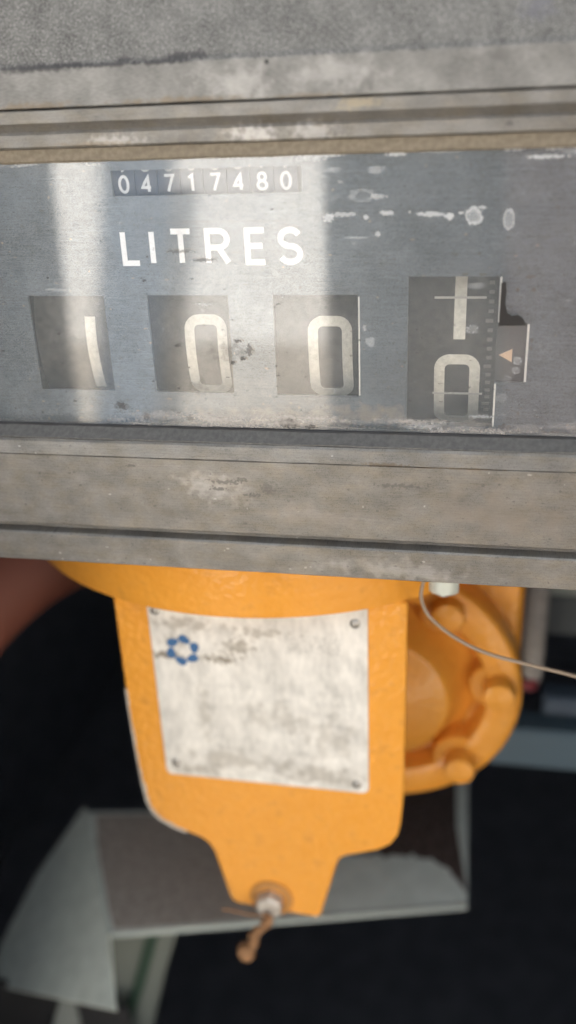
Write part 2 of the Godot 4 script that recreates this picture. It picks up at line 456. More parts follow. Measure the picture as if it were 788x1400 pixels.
func register() -> void:
	var t := thing("litre_counter", "mechanical litre counter in a dull aluminium frame with number wheels behind glass", "counter")
	# --- textures of the frame ---
	var g1 := noise(11, 0.05, 4); var g2 := noise(12, 0.6, 2); var g3 := noise(13, 0.16, 4)
	var metal_px := func(x: float, y: float) -> Color:
		var streak := g2.get_noise_2d(x * 0.05, y * 5.0) * 0.03 + g2.get_noise_2d(x * 0.6 + 90.0, y * 2.0) * 0.022
		var blot := g1.get_noise_2d(x, y * 1.6) * 0.09
		var grit := maxf(0.0, g2.get_noise_2d(x * 3.0, y * 3.0) - 0.25) * 0.5
		var l := 0.205 + streak + blot * 0.7 - grit * 0.35
		var brown := clampf(g3.get_noise_2d(x * 0.5 + 300.0, y * 0.9) * 0.9 + 0.25, 0, 1)
		return Color(l, l * lerpf(0.96, 0.90, brown), l * lerpf(0.89, 0.74, brown))
	var cover_px := func(x: float, y: float) -> Color:
		var l := 0.142 + g1.get_noise_2d(x * 1.3, y * 1.3) * 0.045 + g3.get_noise_2d(x * 2.0, y * 2.0) * 0.03
		var grit: float = g2.get_noise_2d(x * 2.6, y * 2.6)
		l += maxf(0.0, grit - 0.24) * 0.75 - maxf(0.0, -grit - 0.26) * 0.3
		if y < 73.4 + g3.get_noise_2d(x * 1.5, 7.0) * 0.9:   # the rubbed lip below the dusty part
			l = 0.215 + g1.get_noise_2d(x * 1.3, y * 1.3) * 0.09 + g2.get_noise_2d(x * 0.6, y * 3.0) * 0.05
		return Color(l, l * 0.985, l * 0.94)
	# cover above the seam: v from y=100 down to y=61
	var im := bake(1500, 360, -150, 110, 150, 60, cover_px)
	var soot := Color(0.09, 0.086, 0.084); var dk := Color(0.055, 0.053, 0.055); var rust := Color(0.20, 0.145, 0.09); var pale := Color(0.62, 0.60, 0.58)
	stain(im, -150, 110, 150, 60, [[-78, 73.4, 16, 1.2, dk, 0.8, 0.7], [-66, 73.8, 6, 0.8, dk, 0.8, 0.9], [-30, 74.5, 4, 1.5, dk, 0.85, 0.8], [-24, 75, 3, 1.4, dk, 0.8, 0.9], [-36, 73.4, 9, 0.8, dk, 0.75, 0.7], [-55, 73.4, 10, 0.7, dk, 0.7, 0.7], [-48, 74.6, 3, 0.9, dk, 0.6, 0.8], [78, 83, 5, 4, Color(0.14, 0.14, 0.17), 0.5, 0.9], [80, 90, 1.2, 5, soot, 0.4, 0.6], [70, 71, 9, 2, soot, 0.25, 1.2],
		[-80, 62.4, 14, 1.2, rust, 0.5, 0.8], [-30, 62.5, 20, 0.9, rust, 0.5, 0.8], [10, 62.2, 12, 0.7, rust, 0.3, 0.8], [-2, 72, 0.7, 0.7, Color(0.03, 0.03, 0.03), 0.9, 0.2], [30, 66, 1.0, 4.0, soot, 0.3, 0.8], [-10, 66, 10, 5, pale, 0.35, 0.9], [-28, 68, 4, 2, soot, 0.3, 1.0], [20, 68, 14, 4, pale, 0.3, 0.9]], 21)
	var height := height_tex(31, 0.09, 512, 4)
	var cm := uv_mat(ImageTexture.create_from_image(im), 0.62, 0.35)
	# v must run from y=110 to y=60 over 0..1
	var s := Shape.new()
	bar(s, [Vector2(61.6, 4.0), Vector2(61.6, 8.2), Vector2(62.0, 8.6), Vector2(73.2, 8.6), Vector2(75.0, 7.6), Vector2(96, 3.0), Vector2(112, -2), Vector2(112, -120), Vector2(61.6, -120)].map(func(p): return p), -150, 150, 0.14, 41, 50.0, 110.0)
	commit(s, "top_cover", cm, t)
	# bezel bars: v from y=60 to y=-110 over 0..1
	im = bake(1500, 120, -150, 62, 150, 44, metal_px)
	stain(im, -150, 62, 150, 44, [[26, 59.5, 6, 2.2, Color(0.36, 0.30, 0.20), 0.6, 0.8], [-30, 51, 10, 2, soot, 0.25, 1.2], [-8, 51.5, 8, 3, pale, 0.6, 0.8], [12, 51.5, 9, 3, pale, 0.4, 0.9], [-55, 51, 9, 2, pale, 0.4, 0.9], [20, 52, 3, 1.6, soot, 0.4, 1.0], [-62, 50.2, 14, 0.8, rust, 0.35, 0.9], [72, 52, 1.5, 0.7, soot, 0.6, 0.7]], 22)
	for k in 260:
		var x := rng.randf_range(-120, 120)
		stain(im, -150, 62, 150, 44, [[x, 55.6 + rng.randfn(0, 0.9), rng.randf_range(0.4, 1.8), rng.randf_range(0.25, 0.6), Color(0.20, 0.19, 0.18), 0.35, 0.8]], 23 + k % 3)
	s = Shape.new()
	bar(s, [Vector2(49.2, -10), Vector2(49.2, 6.0), Vector2(49.9, 6.9), Vector2(53.6, 6.9), Vector2(54.6, 6.0), Vector2(56.6, 8.0), Vector2(57.2, 8.8), Vector2(60.8, 8.7), Vector2(61.1, 8.3), Vector2(61.15, -10)], -150, 150, 0.12, 42, 18.0, 62.0)
	commit(s, "upper_bezel", uv_mat(ImageTexture.create_from_image(im), 0.5, 0.45), t)
	im = bake(1500, 300, -150, -50, 150, -110, metal_px)
	stain(im, -150, -50, 150, -110, [[35, -58.2, 9, 0.8, Color(0.13, 0.10, 0.07), 0.75, 0.7], [60, -58.6, 16, 0.4, rust, 0.5, 0.6], [40, -66, 8, 0.8, soot, 0.5, 1.1], [-32, -68, 12, 4, pale, 0.3, 0.9], [-26, -72, 9, 5, pale, 0.25, 1.0], [-24, -67, 6, 0.8, soot, 0.55, 1.3], [-27, -70, 3, 0.6, soot, 0.6, 1.2], [-18, -66, 2, 0.8, soot, 0.5, 1.2], [-14, -72, 3, 0.7, soot, 0.5, 1.2], [-8, -69, 3, 2.2, soot, 0.4, 1.2], [-60, -80, 30, 3, Color(0.15, 0.14, 0.125), 0.25, 1.2], [75, -76, 26, 9, Color(0.24, 0.21, 0.18), 0.5, 1.0], [10, -80, 20, 5, Color(0.28, 0.25, 0.22), 0.3, 1.1], [40, -100, 22, 4, pale, 0.3, 1.0], [-60, -62, 2, 0.5, soot, 0.6, 0.8]], 24)
	for k in 160:
		stain(im, -150, -50, 150, -110, [[rng.randf_range(-110, 110), rng.randf_range(-104, -54), rng.randf_range(0.15, 0.7), rng.randf_range(0.15, 0.5), soot if k % 5 else pale, 0.45, 0.6]], 25 + k % 3)
	s = Shape.new()
	bar(s, [Vector2(-104.8, -118), Vector2(-104.8, 11.2), Vector2(-104.2, 12.0), Vector2(-92.6, 12.0), Vector2(-92.0, 11.4), Vector2(-91.3, 7.5), Vector2(-89.3, 7.5), Vector2(-88.4, 11.4), Vector2(-87.8, 12.0), Vector2(-58.9, 12.2), Vector2(-58.6, 11.8), Vector2(-58.3, 12.3), Vector2(-53.6, 11.2), Vector2(-52.8, 10.4), Vector2(-52.8, -10), Vector2(-58, -118)], -150, 150, 0.13, 43, 60.0, -50.0)
	commit(s, "lower_bezel", uv_mat(ImageTexture.create_from_image(im), 0.48, 0.5), t)
	# gaskets
	var gk := height_tex(33, 0.12)
	s = Shape.new()
	bar(s, [Vector2(44.6, -1), Vector2(44.6, 4.6), Vector2(45.2, 5.3), Vector2(49.0, 5.5), Vector2(49.0, -1)], -149, 149, 0.2, 44, 10, 50)
	commit(s, "upper_gasket", mat(Color.WHITE, 0.7, 0.0, noise_tex(34, 0.03, lin(0.145, 0.12, 0.085), lin(0.215, 0.182, 0.135)), 25.0, gk, 0.1), t)
	s = Shape.new()
	bar(s, [Vector2(-52.7, -1), Vector2(-52.7, 10.2), Vector2(-52.2, 10.2), Vector2(-49.0, 4.6), Vector2(-49.0, -1)], -149, 149, 0.3, 45, 10, -48)
	commit(s, "lower_gasket", mat(Color.WHITE, 0.85, 0.0, noise_tex(35, 0.05, lin(0.085, 0.083, 0.08), lin(0.135, 0.131, 0.125)), 14.0, gk, 0.12), t)
	s = Shape.new()
	bar(s, [Vector2(-49.3, 4.25), Vector2(-49.3, 5.1), Vector2(-48.7, 5.0), Vector2(-48.45, 4.4), Vector2(-48.5, 4.25)], -149, 149, 0.22, 46, 10, -48)
	commit(s, "glass_seal", mat(lin(0.018, 0.018, 0.02), 0.6), t)
	# housing behind: back, sides
	s = Shape.new()
	box(s, Vector3(-149, -104, -119.9), Vector3(149, 61, -116))
	for x in [-149.0, 146.0]:
		box(s, Vector3(x, -57, -115.9), Vector3(x + 3, 61, -2))
	commit(s, "housing", mat(lin(0.05, 0.05, 0.05), 0.8), t)
	# --- face plate with its openings ---
	var holes := [Rect2(-97.5, -36.5, 29.5, 35.4), Rect2(-51.6, -36.7, 30, 35.8), Rect2(-5.6, -36.9, 30, 36.1), Rect2(41.4, -47.4, 30.1, 52.6), Rect2(71.5, -30.9, 9.8, 20.6), Rect2(-60.0, 32.9, 66.1, 8.3)]
	var xs := [-145.0, 145.0]; var ys := [-52.0, 47.0]
	for h in holes:
		for e in [h.position.x, h.end.x]:
			if not xs.has(e): xs.append(e)
		for e in [h.position.y, h.end.y]:
			if not ys.has(e): ys.append(e)
	xs.sort(); ys.sort()
	s = Shape.new()
	var open := func(i: int, j: int) -> bool:
		if i < 0 or j < 0 or i >= xs.size() - 1 or j >= ys.size() - 1: return true
		for h in holes:
			if h.has_point(Vector2((xs[i] + xs[i + 1]) / 2, (ys[j] + ys[j + 1]) / 2)): return true
		return false
	var fu := func(p: Vector3) -> Vector2: return Vector2((p.x + 150.0) / 300.0, (50.0 - p.y) / 104.0)
	for i in xs.size() - 1:
		for j in ys.size() - 1:
			if open.call(i, j): continue
			for z in [0.0, -1.0]:
				var a := Vector3(xs[i], ys[j], z); var b := Vector3(xs[i + 1], ys[j], z); var c := Vector3(xs[i + 1], ys[j + 1], z); var d := Vector3(xs[i], ys[j + 1], z)
				s.quad(a, b, c, d, Vector3(0, 0, 1 if z == 0.0 else -1), fu.call(a), fu.call(b), fu.call(c), fu.call(d))
			for e in [[-1, 0, 0, 3], [1, 0, 1, 2], [0, -1, 0, 1], [0, 1, 3, 2]]:
				if open.call(i + e[0], j + e[1]):
					var q := [Vector3(xs[i], ys[j], 0), Vector3(xs[i + 1], ys[j], 0), Vector3(xs[i + 1], ys[j + 1], 0), Vector3(xs[i], ys[j + 1], 0)]
					var back := Vector3(0, 0, -1)
					s.quad(q[e[2]], q[e[3]], q[e[3]] + back, q[e[2]] + back, Vector3(e[0], e[1], 0), fu.call(q[e[2]]), fu.call(q[e[3]]), fu.call(q[e[3]]), fu.call(q[e[2]]))
	var plate_px := func(x: float, y: float) -> Color:
		var l := 0.105 + g2.get_noise_2d(x * 0.06, y * 6.0) * 0.028 + g2.get_noise_2d(x * 0.5, y * 3.0 + 40.0) * 0.016 + g1.get_noise_2d(x, y) * 0.03 + g3.get_noise_2d(x * 2.0, y * 2.0) * 0.015
		var grit: float = g2.get_noise_2d(x * 3.1, y * 3.1)
		l -= maxf(0.0, grit - 0.33) * 0.3
		return Color(l * 0.83, l, l * 1.2)  # blue of the mirrored surroundings put into the plate colour
	im = bake(1500, 520, -150, 50, 150, -54, plate_px)
	var ink := Color(0.06, 0.055, 0.05)
	var spots := [[-17.8, -16.9, 1.2, 0.5, ink, 0.7, 0.8], [-16.6, -23.5, 0.9, 0.6, ink, 0.8, 0.8], [-13.9, -20.3, 1.0, 1.6, ink, 0.5, 0.9], [-20.5, -25.0, 0.7, 0.5, ink, 0.7, 0.8], [-65.1, -42.6, 1.8, 1.4, ink, 0.55, 0.9], [-55.4, -46.7, 1.6, 1.1, ink, 0.4, 0.9], [-0.9, -48.0, 4.0, 2.2, Color(0.14, 0.13, 0.12), 0.75, 0.8], [7.8, -49.2, 2.0, 0.9, Color(0.14, 0.13, 0.12), 0.7, 0.9], [-38.1, -46.9, 1.6, 1.2, soot, 0.4, 1.0], [-36.7, 14.9, 5, 0.5, soot, 0.7, 0.9], [-28.5, 11.9, 4, 0.6, soot, 0.7, 0.9], [81.1, 5.1, 1.5, 0.55, ink, 0.9, 0.5], [77.4, 0.8, 0.7, 0.7, ink, 0.9, 0.4], [82.5, 0.8, 0.7, 0.8, ink, 0.9, 0.4], [-23.9, -26.4, 0.8, 0.6, ink, 0.5, 0.8], [-18.4, 13.8, 2, 0.4, soot, 0.4, 0.9], [-35.9, -37.7, 1.0, 0.8, soot, 0.4, 0.9], [83, -16, 0.5, 0.9, ink, 0.7, 0.6], [83, -19, 0.4, 0.8, ink, 0.6, 0.6], [60, 5.9, 1.0, 0.5, ink, 0.8, 0.7], [66, 5.9, 1.4, 0.4, ink, 0.8, 0.8],
		[-20, 24, 40, 0.4, soot, 0.35, 0.9], [0, 22, 6, 1.1, soot, 0.35, 1.1], [-22, 20, 3, 0.9, soot, 0.4, 1.2], [30, -44, 16, 3.5, Color(0.30, 0.24, 0.19), 0.5, 1.1], [-5, -45, 30, 3, Color(0.34, 0.29, 0.24), 0.4, 1.1]]
	stain(im, -150, 50, 150, -54, spots, 26)
	for k in 420:
		var bias := rng.randf()
		stain(im, -150, 50, 150, -54, [[rng.randf_range(-110, 110), lerpf(-51, 46, pow(bias, 2.2)), rng.randf_range(0.15, 0.8), rng.randf_range(0.12, 0.45), ink if k % 2 else Color(0.25, 0.19, 0.14), rng.randf_range(0.25, 0.8), 0.9]], 27 + k % 4)
	for k in 90:
		stain(im, -150, 50, 150, -54, [[rng.randf_range(-70, 110), rng.randf_range(-51.5, -47), rng.randf_range(1.0, 4.5), rng.randf_range(0.4, 1.4), Color(0.10, 0.085, 0.075) if k % 2 else Color(0.42, 0.38, 0.34), rng.randf_range(0.3, 0.75), 1.0]], 27 + k % 4)
	var plate := commit(s, "face_plate", uv_mat(ImageTexture.create_from_image(im), 0.34, 0.55), t)
	# bright cut edges on the right of the openings
	var bare := mat(lin(0.72, 0.70, 0.66), 0.4, 0.3)
	for e in [[24.4, -36.6, 24.9, -1.4], [71.6, -10.0, 72.2, 5.0], [81.3, -30.6, 82.0, -10.6], [71.4, -47.0, 72.0, -31.4]]:
		s = Shape.new()
		prism(s, rect(e[0], e[1], e[2], e[3]), 0.02, 0.3, 0.1)
		commit(s, "window_lip", bare, plate)
	# lettering
	var white := mat(lin(0.86, 0.86, 0.86), 0.6)
	var word := "LITRES"
	var lx := [[-58.2, 5.4], [-47.9, 0.5], [-40.6, 6.9], [-27.6, 7.0], [-13.5, 6.0], [-2.0, 6.8]]
	for k in 6:
		s = Shape.new()
		var ox: float = lx[k][0]; var hh := 10.6
		var gl := []
		for line in glyph(word[k], lx[k][1] / hh):
			gl.append(line.map(func(p): return p * hh))
		strokes(s, gl, 1.9, func(p: Vector2, lift: float) -> Vector3: return Vector3(ox + p.x, 10.4 + p.y, lift))
		commit(s, "letter", white, plate)
	# --- number wheels ---
	var black := mat(Color.WHITE, 0.7, 0.0, noise_tex(51, 0.02, lin(0.035, 0.031, 0.027), lin(0.065, 0.058, 0.05)), 20.0)
	var cream := mat(Color.WHITE, 0.65, 0.0, noise_tex(52, 0.03, lin(0.50, 0.47, 0.40), lin(0.66, 0.63, 0.55)), 25.0)
	var dim := mat(lin(0.15, 0.14, 0.12), 0.7)
	var Rw := 50.0; var yc := -20.0; var zc := -58.5
	var cx := [-78.8, -33.3, 13.0, 58.4]
	for k in 4:
		s = Shape.new()
		var wide := 22.0 if k < 3 else 18.0
		lathe(s, [Vector2(0, -wide), Vector2(Rw, -wide), Vector2(Rw, wide), Vector2(0, wide)], Transform3D(Basis(Vector3(0, 0, 1), Vector3(1, 0, 0), Vector3(0, 1, 0)), Vector3(cx[k] + (0.0 if k < 3 else -1.0), yc, zc)), 96)
		var wheel := commit(s, "number_wheel", black, t)
		var onto := func(p: Vector2, lift: float) -> Vector3:
			var a := (p.y - yc) / Rw
			return Vector3(p.x, yc + (Rw + lift) * sin(a), zc + (Rw + lift) * cos(a))
		var figures: Array = [[["1", -25.0]], [["0", -25.6]], [["0", -26.0]], [["1", -3.8], ["0", -39.4]]][k]
		for fg in figures:
			s = Shape.new()
			var c: float = cx[k]
			var y: float = fg[1]
			if fg[0] == "1":
				strokes(s, [[Vector2(c + 0.4, y - 14.3), Vector2(c + 0.4, y + 14.3)]], 4.1, onto)
			else:
				var ring := Array(round_rect(c - 6.2, y - 14.0, c + 6.2, y + 14.0, 3.6, 6))
				ring.append(ring[0])
				strokes(s, [ring], 3.7, onto)
			commit(s, "digit", cream, wheel)
			if k == 3:
				s = Shape.new()
				strokes(s, [[Vector2(c - 8.6, y), Vector2(c + 9.2, y)]], 0.8, func(p: Vector2, lift: float) -> Vector3: return onto.call(p, lift * 1.5))
				commit(s, "index_line", mat(lin(0.42, 0.40, 0.36), 0.7), wheel)
		if k == 3:
			for i in 18:
				s = Shape.new()
				var y := 4.6 - 3.25 * i
				strokes(s, [[Vector2(c_tick(i), y), Vector2(70.2, y)]], 1.25, onto)
				commit(s, "graduation", dim, wheel)
	# --- totaliser drums ---
	var navy := mat(lin(0.018, 0.032, 0.065), 0.5)
	var chalk := mat(lin(0.7, 0.72, 0.74), 0.6)
	var digits := "04717480"; var above := "93606379"
	for k in 8:
		var c := -56.6 + 8.13 * k
		var r := 12.5; var oy := 37.2; var oz := -15.0
		s = Shape.new()
		lathe(s, [Vector2(0, -3.95), Vector2(r, -3.95), Vector2(r, 3.95), Vector2(0, 3.95)], Transform3D(Basis(Vector3(0, 0, 1), Vector3(1, 0, 0), Vector3(0, 1, 0)), Vector3(c, oy, oz)), 64)
		var drum := commit(s, "totaliser_drum", navy, t)
		for q in [[digits[k], 33.9], [above[k], 40.9]]:
			s = Shape.new()
			var gl := []
			for line in glyph(q[0], 0.58):
				gl.append(line.map(func(p): return p * 5.2))
			var by: float = q[1]
			strokes(s, gl, 0.95, func(p: Vector2, lift: float) -> Vector3:
				var a := (by + p.y - oy) / r
				return Vector3(c - 1.5 + p.x, oy + (r + lift) * sin(a), oz + (r + lift) * cos(a)), 0.08)
			commit(s, "digit", chalk, drum)
	# --- pointer in the step of the last window ---
	s = Shape.new()
	box(s, Vector3(71.6, -34, -6), Vector3(84, -7, -4.5))
	var pp := commit(s, "pointer_plate", mat(lin(0.055, 0.05, 0.045), 0.7), t)
	s = Shape.new()
	prism(s, PackedVector2Array([Vector2(72.6, -22.4), Vector2(77.0, -20.3), Vector2(77.0, -24.9)]), -4.5, -4.2, 0.05)
	commit(s, "pointer", mat(lin(0.62, 0.42, 0.27), 0.6), pp)
	# --- glass and what dried on it ---
	s = Shape.new()
	box(s, Vector3(-145, -48.9, 3.0), Vector3(145, 47, 4.2))
	var gm := StandardMaterial3D.new()
	gm.transparency = BaseMaterial3D.TRANSPARENCY_ALPHA
	gm.albedo_color = Color(0.9, 0.95, 0.95, 0.03); gm.roughness = 0.05
	var glass := commit(s, "glass_cover", gm, t)
	var film_px := func(x: float, y: float) -> Color:
		var a := 0.08 + g1.get_noise_2d(x + 500.0, y) * 0.05 + g3.get_noise_2d(x, y * 1.5 + 99.0) * 0.03
		a += maxf(0.0, g2.get_noise_2d(x * 2.2, y * 2.2 + 50.0) - 0.3) * 0.28
		a += maxf(0.0, g2.get_noise_2d(x * 0.4 + 70.0, y * 2.6) - 0.3) * 0.15
		return Color(0.50, 0.505, 0.51, clampf(a, 0.02, 0.5))
	im = bake(1400, 460, -145, 47, 145, -49, film_px)
	var lime := Color(0.74, 0.76, 0.77)
	stain(im, -145, 47, 145, -49, [[20.4, 26.2, 5.2, 0.9, lime, 0.36, 0.7], [15.4, 25.2, 1.8, 1.4, lime, 0.5, 0.5], [34.7, 26.4, 2.6, 0.8, lime, 0.4, 0.4], [27.8, 25.2, 0.9, 0.8, lime, 0.4, 0.6], [48.8, 25.8, 5.0, 0.9, lime, 0.4, 0.5], [54.5, 25.0, 1.4, 1.2, lime, 0.5, 0.5], [58.0, 26.0, 1.0, 0.5, lime, 0.45, 0.5], [62.2, 25.0, 2.9, 2.8, lime, 0.5, 0.3, 0.55], [65.0, 27.6, 1.4, 0.5, lime, 0.4, 0.5], [73.2, 23.8, 1.8, 3.6, lime, 0.42, 0.25, 0.6],
		[26.7, 32.0, 4.2, 2.2, lime, 0.22, 0.5, 0.8], [32, 31.6, 3.0, 0.8, lime, 0.28, 0.8], [17.1, 40, 2.6, 1.0, lime, 0.22, 0.6], [31.2, 39.7, 3.2, 1.3, lime, 0.22, 0.6], [19.5, 36.3, 1.4, 0.5, lime, 0.2, 0.5], [31.7, 19.8, 0.9, 0.9, lime, 0.35, 0.6], [25.2, 18.8, 4, 0.4, lime, 0.25, 0.7], [41.8, 26.6, 0.5, 0.4, lime, 0.4, 0.5],
		[63.2, -11.4, 1.9, 1.6, lime, 0.35, 0.7, 0.7], [78.6, -22.0, 1.5, 1.5, lime, 0.3, 0.3, 0.6], [78.2, -25.4, 1.4, 1.2, lime, 0.3, 0.3, 0.6], [75.6, -28.6, 1.5, 1.5, lime, 0.2, 0.3, 0.6], [74, -35, 1.8, 1.6, lime, 0.18, 0.3, 0.6], [29, -16, 1.8, 1.9, lime, 0.2, 0.4], [27, -11, 0.6, 1.4, lime, 0.3, 0.9], [64, 3, 3, 1, lime, 0.15, 0.8], [68, -42, 4.5, 0.7, lime, 0.28, 1.0], [50, -46, 9, 1.6, lime, 0.22, 1.1], [-84, 2, 5, 0.5, lime, 0.2, 0.8], [-30, -3, 4, 0.6, lime, 0.25, 0.8]], 28, true)
	stain(im, -145, 47, 145, -49, [[-18, -16.2, 1.3, 0.55, ink, 0.6, 0.9], [-16.6, -22.4, 1.0, 0.7, ink, 0.7, 0.9], [-14, -19.4, 1.3, 1.9, ink, 0.4, 1.0], [-20, -24, 0.9, 0.6, ink, 0.65, 0.8], [-64.6, -41, 2.0, 1.6, ink, 0.5, 0.9], [-55, -45, 1.6, 1.1, ink, 0.4, 0.9], [-0.9, -46.3, 3.8, 2.0, ink, 0.55, 0.8], [7.6, -47.4, 1.8, 0.8, ink, 0.6, 0.9], [-38, -45, 1.5, 1.1, ink, 0.3, 1.0], [-36, 15.0, 4.5, 0.5, soot, 0.5, 0.9], [-28, 12.0, 4, 0.6, soot, 0.55, 0.9], [-22, -20.5, 6, 3.5, ink, 0.16, 1.3], [-34, -33, 4, 3, ink, 0.12, 1.2], [-40, -18, 1.0, 0.6, ink, 0.4, 1.0]], 29, true)
	for k in 130:
		stain(im, -145, 47, 145, -49, [[rng.randf_range(-110, 110), rng.randf_range(-48.5, -10) if k % 4 else rng.randf_range(-10, 40), rng.randf_range(0.2, 0.75), rng.randf_range(0.15, 0.4), ink, rng.randf_range(0.2, 0.6), 0.9]], 29 + k % 3, true)
	for k in 260:
		stain(im, -145, 47, 145, -49, [[rng.randf_range(-110, 110), rng.randf_range(-49, 46), rng.randf_range(0.2, 0.7), rng.randf_range(0.2, 0.7), lime, rng.randf_range(0.04, 0.2), 0.7]], 28 + k % 3, true)
	for k in 60:
		stain(im, -145, 47, 145, -49, [[rng.randf_range(-60, 110), rng.randf_range(-49, -43.5), rng.randf_range(3, 11), rng.randf_range(0.5, 1.6), Color(0.50, 0.47, 0.44), rng.randf_range(0.08, 0.26), 1.0]], 28 + k % 3, true)
	for k in 26:
		stain(im, -145, 47, 145, -49, [[rng.randf_range(-110, 110), 44.5 + rng.randfn(0, 0.8), rng.randf_range(3, 9), rng.randf_range(0.3, 0.9), lime, rng.randf_range(0.15, 0.45), 0.8]], 28 + k % 3, true)
	var s_film := Shape.new()
	var fv := func(p: Vector3) -> Vector2: return Vector2((p.x + 145.0) / 290.0, (47.0 - p.y) / 96.0)
	var c4 := [Vector3(-145, -49, 4.3), Vector3(145, -49, 4.3), Vector3(145, 47, 4.3), Vector3(-145, 47, 4.3)]
	s_film.quad(c4[0], c4[1], c4[2], c4[3], Vector3(0, 0, 1), fv.call(c4[0]), fv.call(c4[1]), fv.call(c4[2]), fv.call(c4[3]))
	var fm := uv_mat(ImageTexture.create_from_image(im), 0.9)
	fm.transparency = BaseMaterial3D.TRANSPARENCY_ALPHA
	s = Shape.new()
	prism(s, PackedVector2Array([Vector2(71.9, 3.9), Vector2(73.2, 4.3), Vector2(73.7, 1.5), Vector2(73.5, -3.0), Vector2(74.4, -6.0), Vector2(75.8, -6.9), Vector2(77.8, -6.5), Vector2(79.4, -7.6), Vector2(80.6, -9.9), Vector2(71.8, -10.2)]), 4.22, 4.42, 0.0)
	commit(s, "tar_patch", mat(lin(0.022, 0.02, 0.019), 0.85), glass)
	var film := commit(s_film, "dust", fm, glass)
	film.set_meta("kind", "stuff")

func c_tick(i: int) -> float:
	return 68.4 if i % 5 else 67.6

func paint_orange(sd: int) -> StandardMaterial3D:
	# enamel with faint mottling, dust nibs and small dark chips; one tile is 125 mm
	var q := noise(sd, 0.012, 4).get_seamless_image(768, 768)
	var n2 := noise(sd + 5, 0.05, 3).get_seamless_image(768, 768)
	var d := PackedByteArray()
	d.resize(768 * 768 * 4)
	var a := q.get_data(); var b := n2.get_data()
	var lo := lin(0.75, 0.315, 0.04); var hi := lin(0.80, 0.355, 0.055); var brown := lin(0.42, 0.17, 0.035); var dusty := lin(0.78, 0.42, 0.14)
	for i in 768 * 768:
		var c := lo.lerp(hi, a[i] / 255.0)
		c = c.lerp(dusty, clampf((b[i] - 150) / 90.0, 0, 1) * 0.22)
		c = c.lerp(brown, clampf((a[i] - 165) / 60.0, 0, 1) * 0.25)
		d[i * 4] = int(c.r * 255); d[i * 4 + 1] = int(c.g * 255); d[i * 4 + 2] = int(c.b * 255); d[i * 4 + 3] = 255
	var im := Image.create_from_data(768, 768, false, Image.FORMAT_RGBA8, d)
	return mat(Color.WHITE, 0.24, 0.0, ImageTexture.create_from_image(im), 8.0, height_tex(sd + 1, 0.045, 512, 2), 0.35)

